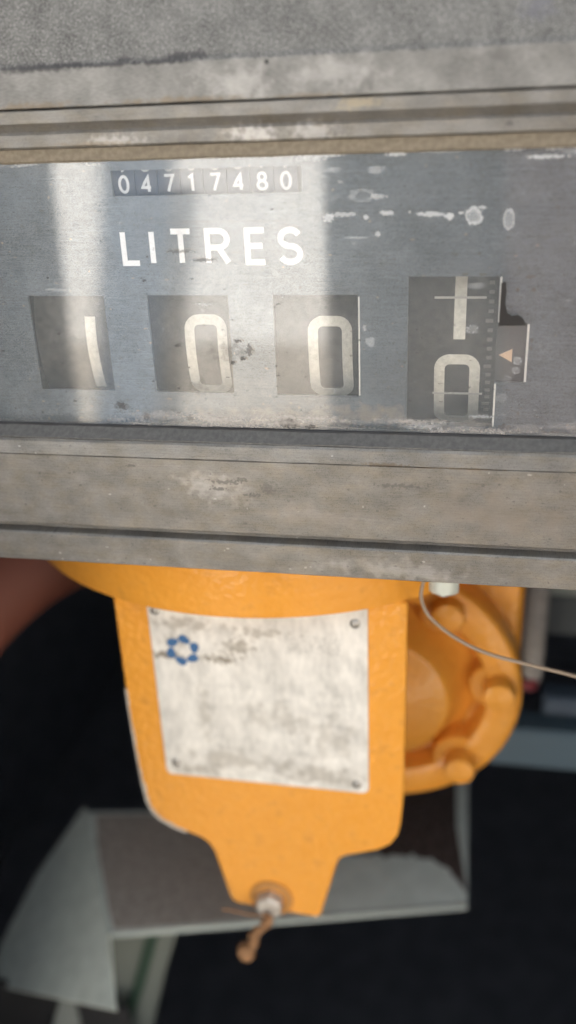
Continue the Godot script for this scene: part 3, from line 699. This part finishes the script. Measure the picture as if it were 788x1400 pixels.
func meter() -> void:
	var t := thing("flow_meter", "orange flow meter body with a round top flange and a hanging nameplate bracket", "meter", Vector3.ZERO)
	var orange := paint_orange(61)
	var s := Shape.new()
	lathe(s, [Vector2(0, -31.6), Vector2(135.6, -31.6), Vector2(136.7, -31.1), Vector2(137, -30), Vector2(137, -2), Vector2(135, 0), Vector2(0, 0)], Transform3D(Basis(), Vector3(-36.6, -107.4, -145.3)), 160)
	commit(s, "top_flange", orange, t)
	s = Shape.new()
	lathe(s, [Vector2(0, -310), Vector2(54, -310), Vector2(58, -306), Vector2(58, -138.5), Vector2(0, -138.5)], Transform3D(Basis(), Vector3(-26, 0, -135)), 48)
	commit(s, "measuring_chamber", orange, t)
	# bracket plate, z -34 .. -30
	var poly := PackedVector2Array([Vector2(-94, -138.4), Vector2(-94, -205), Vector2(-93, -240), Vector2(-91.5, -262), Vector2(-89, -270.5), Vector2(-84.5, -276.5), Vector2(-77.5, -280.5), Vector2(-64.5, -285.5), Vector2(-60, -288.8), Vector2(-57.2, -294), Vector2(-50.6, -325), Vector2(-49.2, -328.2), Vector2(-46, -329.6), Vector2(-4.5, -332.4), Vector2(-2.2, -330.5), Vector2(7.6, -291.5), Vector2(9.2, -288.6), Vector2(12, -287), Vector2(28, -281), Vector2(34, -276.5), Vector2(37.6, -270), Vector2(39, -262), Vector2(40.2, -245), Vector2(40.8, -138.4)])
	s = Shape.new()
	prism(s, poly, -34, -30, 0.7)
	var br := commit(s, "bracket_plate", orange, t)
	# paint worn off the left edge
	s = Shape.new()
	var chips := PackedVector2Array()
	var inner := PackedVector2Array()
	var rim := [Vector2(-94.3, -196), Vector2(-94.2, -206), Vector2(-93.5, -232), Vector2(-92.4, -254), Vector2(-91.2, -266), Vector2(-88.6, -273), Vector2(-84.4, -277.6), Vector2(-77.4, -281.5), Vector2(-70, -284.5)]
	for i in rim.size() - 1:
		for j in 6:
			var p: Vector2 = rim[i].lerp(rim[i + 1], j / 6.0)
			var d: Vector2 = (rim[i + 1] - rim[i]).normalized()
			var w := 0.6 + rng.randf() * 0.9 + (0.7 if i > 2 else 0.0)
			chips.append(p); inner.append(p + Vector2(-d.y, d.x) * w)
	inner.reverse()
	chips.append_array(inner)
	prism(s, chips, -33.2, -29.85, 0.0)
	commit(s, "worn_edge", mat(Color.WHITE, 0.6, 0.2, noise_tex(66, 0.05, lin(0.35, 0.32, 0.28), lin(0.7, 0.68, 0.65)), 30.0), br)
	# nameplate
	var q1 := noise(71, 0.045, 4); var q2 := noise(72, 0.5, 3); var q3 := noise(73, 0.12, 4)
	var px := func(x: float, y: float) -> Color:
		var l := 0.71 + q1.get_noise_2d(x * 1.3, y) * 0.17 + q3.get_noise_2d(x * 2.2, y * 0.9) * 0.11 + q2.get_noise_2d(x, y) * 0.03
		# rows of worn print, too rubbed to read
		if y < -185 and y > -238 and x > -60 and x < 16:
			var row := fposmod(-y, 6.0)
			if row > 1.5 and row < 4.2 and q2.get_noise_2d(x * 2.4, floorf(-y / 6.0) * 9.0 + row * 0.5) > 0.02:
				l -= 0.07 * clampf(q1.get_noise_2d(x * 1.4 + 40.0, y * 1.4) * 2.0 + 0.7, 0, 1.4)
		if y < -158 and y > -168 and x > -14 and x < 12 and q2.get_noise_2d(x * 1.7, y * 0.9) > 0.05: l -= 0.12
		return Color(l, l * 0.965, l * 0.89)
	var im := bake(640, 640, -80, -140, 26, -246, px)
	var grime := Color(0.22, 0.19, 0.15)
	stain(im, -80, -140, 26, -246, [[-70, -174, 8, 2.2, grime, 0.9, 1.0], [-45, -174, 9, 2.2, grime, 0.9, 1.0], [-36, -167, 8, 4, grime, 0.6, 1.2], [-25, -158, 12, 3, grime, 0.4, 1.3], [-62, -156, 14, 3, grime, 0.4, 1.3], [-66, -166, 8, 3, grime, 0.35, 1.2], [-45, -232, 26, 5, grime, 0.3, 1.2], [0, -236, 20, 5, grime, 0.35, 1.2], [-20, -205, 14, 8, grime, 0.2, 1.3], [-55, -205, 3, 16, Color(0.36, 0.33, 0.28), 0.4, 1.0], [-24, -200, 3, 24, Color(0.72, 0.70, 0.64), 0.5, 0.9], [6, -215, 12, 10, grime, 0.22, 1.2], [-60, -240, 14, 3, grime, 0.4, 1.0]], 75)
	var np_poly := round_rect(-77.6, -244.8, 23.6, -140.5, 3.2)
	s = Shape.new()
	prism(s, np_poly, -29.98, -28.9, 0.25)
	for i in s.v.size():
		s.uv[i] = Vector2((s.v[i].x + 80.0) / 106.0, (-140.0 - s.v[i].y) / 106.0)
	var plate := commit(s, "nameplate", uv_mat(ImageTexture.create_from_image(im), 0.45, 0.0), t)
	var steel := mat(lin(0.35, 0.34, 0.32), 0.35, 0.8)
	for p in [Vector2(18, -150), Vector2(18, -239.5), Vector2(-72, -237), Vector2(-74, -150)]:
		s = Shape.new()
		lathe(s, [Vector2(2.3, 0), Vector2(2.2, 0.5), Vector2(1.6, 1.0), Vector2(0.8, 1.25), Vector2(0, 1.3)], Transform3D(Basis(Vector3(1, 0, 0), Vector3(0, 0, 1), Vector3(0, -1, 0)), Vector3(p.x, p.y, -28.9)), 16)
		commit(s, "rivet", steel, plate)
	var blue := mat(lin(0.04, 0.125, 0.28), 0.6)
	for k in 6:
		var a := TAU * k / 6.0 + 0.3
		var c := Vector2(-62.6, -170.6) + Vector2(cos(a), sin(a)) * 6.0
		var d := Vector2(cos(a + 1.2), sin(a + 1.2)); var o := Vector2(-d.y, d.x)
		var leaf := PackedVector2Array()
		for e in arc(0, 0, 1, 1, 0, 324, 9):
			leaf.append(c + d * e.x * 3.1 + o * e.y * (2.2 + 0.6 * e.x))
		s = Shape.new()
		prism(s, leaf, -28.88, -28.78, 0.0)
		commit(s, "emblem_petal", blue, plate)
	# drilled sealing screw at the foot of the bracket
	s = Shape.new()
	var hex := PackedVector2Array()
	for k in 6: hex.append(Vector2(-28.6, -323.8) + Vector2(cos(TAU * k / 6 + 0.5), sin(TAU * k / 6 + 0.5)) * 7.4)
	prism(s, hex, -29.9, -23.5, 1.0)
	var sc := commit(s, "sealing_screw", mat(Color.WHITE, 0.4, 0.4, noise_tex(67, 0.05, lin(0.45, 0.40, 0.34), lin(0.75, 0.72, 0.66)), 40.0), t)
	s = Shape.new()
	lathe(s, [Vector2(11.5, 0), Vector2(11.5, 0.8), Vector2(10.6, 1.4), Vector2(7.6, 1.4), Vector2(7.6, 0)], Transform3D(Basis(Vector3(1, 0, 0), Vector3(0, 0, 1), Vector3(0, -1, 0)), Vector3(-28.0, -322.2, -29.95)), 32)
	commit(s, "screw_ring", mat(lin(0.42, 0.19, 0.045), 0.6), sc)  # brownish orange ring around the screw
	# pale screw head under the counter, beside the flange
	s = Shape.new()
	lathe(s, [Vector2(0, -24.5), Vector2(5.6, -24.5), Vector2(7.0, -23), Vector2(7.0, -17), Vector2(4, -16.5), Vector2(4, 0), Vector2(0, 0)], Transform3D(Basis(), Vector3(56, -105.2, -27)), 6, false)
	commit(s, "flange_screw", mat(lin(0.62, 0.66, 0.60), 0.45, 0.1), t)

func pump() -> void:
	var t := thing("pump_cover", "round orange bolted cover behind the nameplate bracket", "pump", Vector3(23.7, -228.5, -92))
	var orange := paint_orange(81)
	var face := Basis(Vector3(1, 0, 0), Vector3(0, 0, 1), Vector3(0, -1, 0))
	var s := Shape.new()
	lathe(s, [Vector2(72.8, -18), Vector2(72.8, -4), Vector2(72, -1.5), Vector2(70, 0), Vector2(57.5, 0), Vector2(55, -1.2), Vector2(53.8, -4), Vector2(52.5, -14)], Transform3D(face, Vector3.ZERO), 96)
	commit(s, "rim", orange, t)
	s = Shape.new()
	lathe(s, [Vector2(52.6, -13), Vector2(50, -14), Vector2(46, -12), Vector2(40, -4), Vector2(36.5, 7), Vector2(35.2, 9.5), Vector2(33.5, 10.5), Vector2(0, 15)], Transform3D(face, Vector3.ZERO), 96)
	commit(s, "dish", orange, t)
	for k in 7:
		var a := deg_to_rad(5.5 - 51.4 * k)
		var p := Vector3(cos(a) * 62.5, sin(a) * 62.5, 0.02)
		# a lug under each bolt, standing in from the rim
		s = Shape.new()
		lathe(s, [Vector2(13.5, -16), Vector2(13.0, -2.6), Vector2(12, -1.4), Vector2(0, -1.4)], Transform3D(face, p * 0.93), 32)
		commit(s, "lug", orange, t)
		s = Shape.new()
		lathe(s, [Vector2(8.4, -2), Vector2(8.4, 7.5), Vector2(7.6, 9.0), Vector2(4, 9.8), Vector2(0, 10)], Transform3D(face, p * 0.97), 24)
		commit(s, "bolt", orange, t)
	s = Shape.new()
	box(s, Vector3(-30, -25, -60), Vector3(71, 112, -18.2), 3.0)
	commit(s, "casing", orange, t)

func slab(s: Shape, pts: Array, thick: Vector3) -> void:
	var k := pts.size()
	var mid := Vector3.ZERO
	for p in pts: mid += p / k
	for i in range(1, k - 1):
		s.tri(pts[0], pts[i], pts[i + 1], -thick)
		s.tri(pts[0] + thick, pts[i] + thick, pts[i + 1] + thick, thick)
	for i in k:
		var a: Vector3 = pts[i]; var b: Vector3 = pts[(i + 1) % k]
		s.quad(a, b, b + thick, a + thick, (a + b) / 2 - mid)

func bracket() -> void:
	var t := thing("support_tray", "pale grey green steel tray under the meter with brown grime and painted shade on it", "tray", Vector3.ZERO)
	var pale := mat(Color.WHITE, 0.6, 0.0, noise_tex(91, 0.015, lin(0.68, 0.74, 0.68), lin(0.78, 0.84, 0.78)), 6.0)
	var s := Shape.new()
	slab(s, [Vector3(-148, -420, -74), Vector3(75, -420, -132), Vector3(73, -420, -262), Vector3(20, -420, -262), Vector3(-60, -420, -215), Vector3(-150, -420, -184), Vector3(-203, -420, -175)], Vector3(0, -4, 0))
	var top := commit(s, "tray_top", pale, t)
	s = Shape.new()
	slab(s, [Vector3(-148, -419.9, -73.5), Vector3(75, -419.9, -131.5), Vector3(75, -424.5, -131.5), Vector3(-148, -424.5, -73.5)], Vector3(-0.6, 0, -2.4))
	commit(s, "front_lip", mat(lin(0.36, 0.4, 0.38), 0.5), t)
	# brown grime and painted flange shade over the tray's back, with a ragged front
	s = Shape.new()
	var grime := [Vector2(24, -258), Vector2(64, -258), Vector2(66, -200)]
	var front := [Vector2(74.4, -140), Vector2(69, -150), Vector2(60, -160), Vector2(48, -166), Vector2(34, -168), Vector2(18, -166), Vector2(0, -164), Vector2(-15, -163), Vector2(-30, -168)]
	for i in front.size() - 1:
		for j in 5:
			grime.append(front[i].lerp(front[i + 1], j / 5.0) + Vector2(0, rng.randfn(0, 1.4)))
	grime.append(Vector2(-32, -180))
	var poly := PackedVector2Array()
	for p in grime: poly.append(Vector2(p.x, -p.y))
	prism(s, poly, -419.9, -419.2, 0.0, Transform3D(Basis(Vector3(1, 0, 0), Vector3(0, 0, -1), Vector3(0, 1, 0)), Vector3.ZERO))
	commit(s, "grime_and_shade", mat(Color.WHITE, 0.85, 0.0, noise_tex(93, 0.03, lin(0.05, 0.034, 0.028), lin(0.13, 0.095, 0.085)), 12.0), top)
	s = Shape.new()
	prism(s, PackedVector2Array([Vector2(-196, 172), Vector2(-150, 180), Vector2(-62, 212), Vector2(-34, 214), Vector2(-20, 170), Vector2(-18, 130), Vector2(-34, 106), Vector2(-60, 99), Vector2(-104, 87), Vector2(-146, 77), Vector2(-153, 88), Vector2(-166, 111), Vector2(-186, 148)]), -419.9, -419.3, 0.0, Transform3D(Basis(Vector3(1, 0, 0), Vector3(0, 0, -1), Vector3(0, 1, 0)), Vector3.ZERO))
	commit(s, "brown_layer", mat(Color.WHITE, 0.9, 0.0, noise_tex(94, 0.025, lin(0.34, 0.30, 0.255), lin(0.48, 0.43, 0.375)), 12.0), top)  # brown layer, darker than the tray paint, over its left part
	s = Shape.new()
	slab(s, [Vector3(-204, -420.3, -175), Vector3(-211, -423, -183), Vector3(-244, -469, -155), Vector3(-257, -494, -130), Vector3(-267, -519, -100), Vector3(-238, -500, -83), Vector3(-127, -425, -26), Vector3(-149, -420.3, -74)], Vector3(1.0, -2.5, -1.2))
	commit(s, "side_panel", mat(Color.WHITE, 0.7, 0.0, noise_tex(95, 0.02, lin(0.58, 0.64, 0.58), lin(0.76, 0.82, 0.76)), 7.0), t)
	s = Shape.new()
	prism(s, PackedVector2Array([Vector2(-160, -428), Vector2(-111, -428), Vector2(-112.7, -441), Vector2(-126, -484), Vector2(-146, -560), Vector2(-170, -560)]), -106, -100, 0.8)
	commit(s, "leg", mat(lin(0.12, 0.135, 0.12), 0.7), t)
	s = Shape.new()
	prism(s, PackedVector2Array([Vector2(-132, -440), Vector2(-124, -440), Vector2(-142, -499), Vector2(-163, -560), Vector2(-171, -560), Vector2(-150, -499)]), -99.8, -97.5, 0.5)
	commit(s, "brace", mat(lin(0.02, 0.045, 0.03), 0.6), t)
	var tab := Shape.new()
	prism(tab, PackedVector2Array([Vector2(-188.6, -478), Vector2(-193, -490), Vector2(-213, -545), Vector2(-186, -545), Vector2(-185.4, -520), Vector2(-187, -483)]), -82, -79.5, 0.5)
	tag(commit(tab, "steel_tab", mat(lin(0.24, 0.26, 0.24), 0.6), self), "small pointed grey steel tab below the tray's side panel", "tab")
	s = Shape.new()
	slab(s, [Vector3(-300, -494, -84), Vector3(-150, -505, -84), Vector3(-150, -580, -84), Vector3(-300, -580, -84)], Vector3(0, 0, -4))
	tag(commit(s, "rubber_flap", mat(lin(0.02, 0.02, 0.021), 0.8), self), "black rubber flap hanging behind the pointed steel tab", "flap")

func right_side() -> void:
	# things behind the pump, seen past its right edge
	var s := Shape.new()
	var t := thing("white_hose", "pale grey upright hose end with a dull red ring beside the orange pump", "hose", Vector3(109, -288, -200))
	lathe(s, [Vector2(0, 0), Vector2(6.0, 0), Vector2(6.8, 1.5), Vector2(6.8, 200), Vector2(0, 200)], Transform3D(), 24)
	commit(s, "hose_wall", mat(Color.WHITE, 0.7, 0.0, noise_tex(101, 0.02, lin(0.42, 0.40, 0.37), lin(0.60, 0.57, 0.53)), 12.0), t)
	s = Shape.new()
	lathe(s, [Vector2(0, -4), Vector2(7.4, -4), Vector2(7.4, 3), Vector2(0, 3)], Transform3D(Basis(), Vector3(-3, 0, 2)), 24)
	commit(s, "red_ring", mat(lin(0.28, 0.05, 0.06), 0.6), t)
	s = Shape.new()
	lathe(s, [Vector2(0, 0), Vector2(3.4, 0), Vector2(3.4, 170), Vector2(0, 170)], Transform3D(), 16)
	tag(commit(s, "thin_tube", mat(lin(0.36, 0.31, 0.31), 0.6), self, Vector3(98.5, -262, -202)), "thin grey tube running up between pump and pale hose", "tube")
	t = thing("control_box", "grey box with a pale green lid edge behind the pale hose", "box", Vector3(118, -280, -240))
	s = Shape.new()
	box(s, Vector3(0, 0, -40), Vector3(120, 32, 0), 2.0)
	commit(s, "box_body", mat(lin(0.09, 0.105, 0.11), 0.6), t)
	s = Shape.new()
	box(s, Vector3(-1, 32.2, -42), Vector3(121, 100, 3), 2.0)
	commit(s, "box_lid", mat(lin(0.38, 0.42, 0.38), 0.6), t)
	var rails := [[-327.0, -358.0, lin(0.11, 0.165, 0.205), "wide slate blue steel rail running behind the pump"], [-303.0, -317.0, lin(0.07, 0.10, 0.14), "narrow slate blue steel rail above the wide one"]]
	for r in rails:
		s = Shape.new()
		var x0 := 40.0 if r[0] < -320 else 118.0
		prism(s, rect(x0, r[1], 420, r[0]), -216, -196 if r[0] < -320 else -200, 2.0)
		tag(commit(s, numbered("steel_rail"), mat(r[2], 0.5), self), r[3], "rail")
	# brown pipe in the shade to the left of the flange
	s = Shape.new()
	tube(s, [Vector3(-60, -178, -190), Vector3(-130, -176, -165), Vector3(-175, -180, -140), Vector3(-215, -206, -115), Vector3(-250, -250, -90), Vector3(-280, -300, -70)], 27, 24, 8)
	tag(commit(s, "curved_pipe", mat(lin(0.16, 0.05, 0.03), 0.7), self), "dark red brown curved pipe in the shade left of the flange", "pipe")

func small_things() -> void:
	var s := Shape.new()
	tube(s, [Vector3(50, -117, -24), Vector3(47.4, -124, -21), Vector3(47.2, -131, -20), Vector3(51, -139, -20), Vector3(61, -147, -19), Vector3(74, -153, -18), Vector3(91, -157.2, -18), Vector3(111, -161.4, -18), Vector3(140, -168, -16), Vector3(180, -176, -12)], 0.8, 8, 8)
	tag(commit(s, "sealing_wire", mat(lin(0.33, 0.25, 0.18), 0.6), self), "thin beige sealing wire sagging from the pale screw past the orange pump", "wire")
	var t := thing("twisted_wire_seal", "short rusty twisted wire hanging from the sealing screw at the bracket foot", "wire", Vector3(-31, -328, -24))
	var rusty := mat(Color.WHITE, 0.8, 0.2, noise_tex(111, 0.06, lin(0.18, 0.085, 0.035), lin(0.42, 0.24, 0.12)), 60.0)
	for k in 2:
		s = Shape.new()
		var pts := []
		for i in 22:
			var a := i * 0.75 + PI * k
			var f := i / 21.0
			pts.append(Vector3(3.0 - 13.0 * f + sin(f * 9.0) * 1.2 + cos(a) * 1.7, 3.0 - 27.0 * f + sin(a) * 0.5, 3.5 + sin(a) * 1.7))
		tube(s, pts, 1.7, 7, 3)
		commit(s, "strand", rusty, t)
	s = Shape.new()
	lathe(s, [Vector2(0, -4.2), Vector2(2.6, -3.4), Vector2(3.9, -1.2), Vector2(3.7, 1.6), Vector2(2.2, 3.6), Vector2(0, 4.2)], Transform3D(Basis(Vector3(0, 0, 1), 0.5), Vector3(-10.5, -25.5, 3.5)).scaled_local(Vector3.ONE * 1.25), 12)
	commit(s, "seal_bead", rusty, t)
	s = Shape.new()
	tube(s, [Vector3(-1, -1, 1), Vector3(-8, 0.5, 2), Vector3(-17, 2.5, 2.5), Vector3(-22, 2.8, 3)], 0.6, 6, 6)
	commit(s, "loose_end", rusty, t)
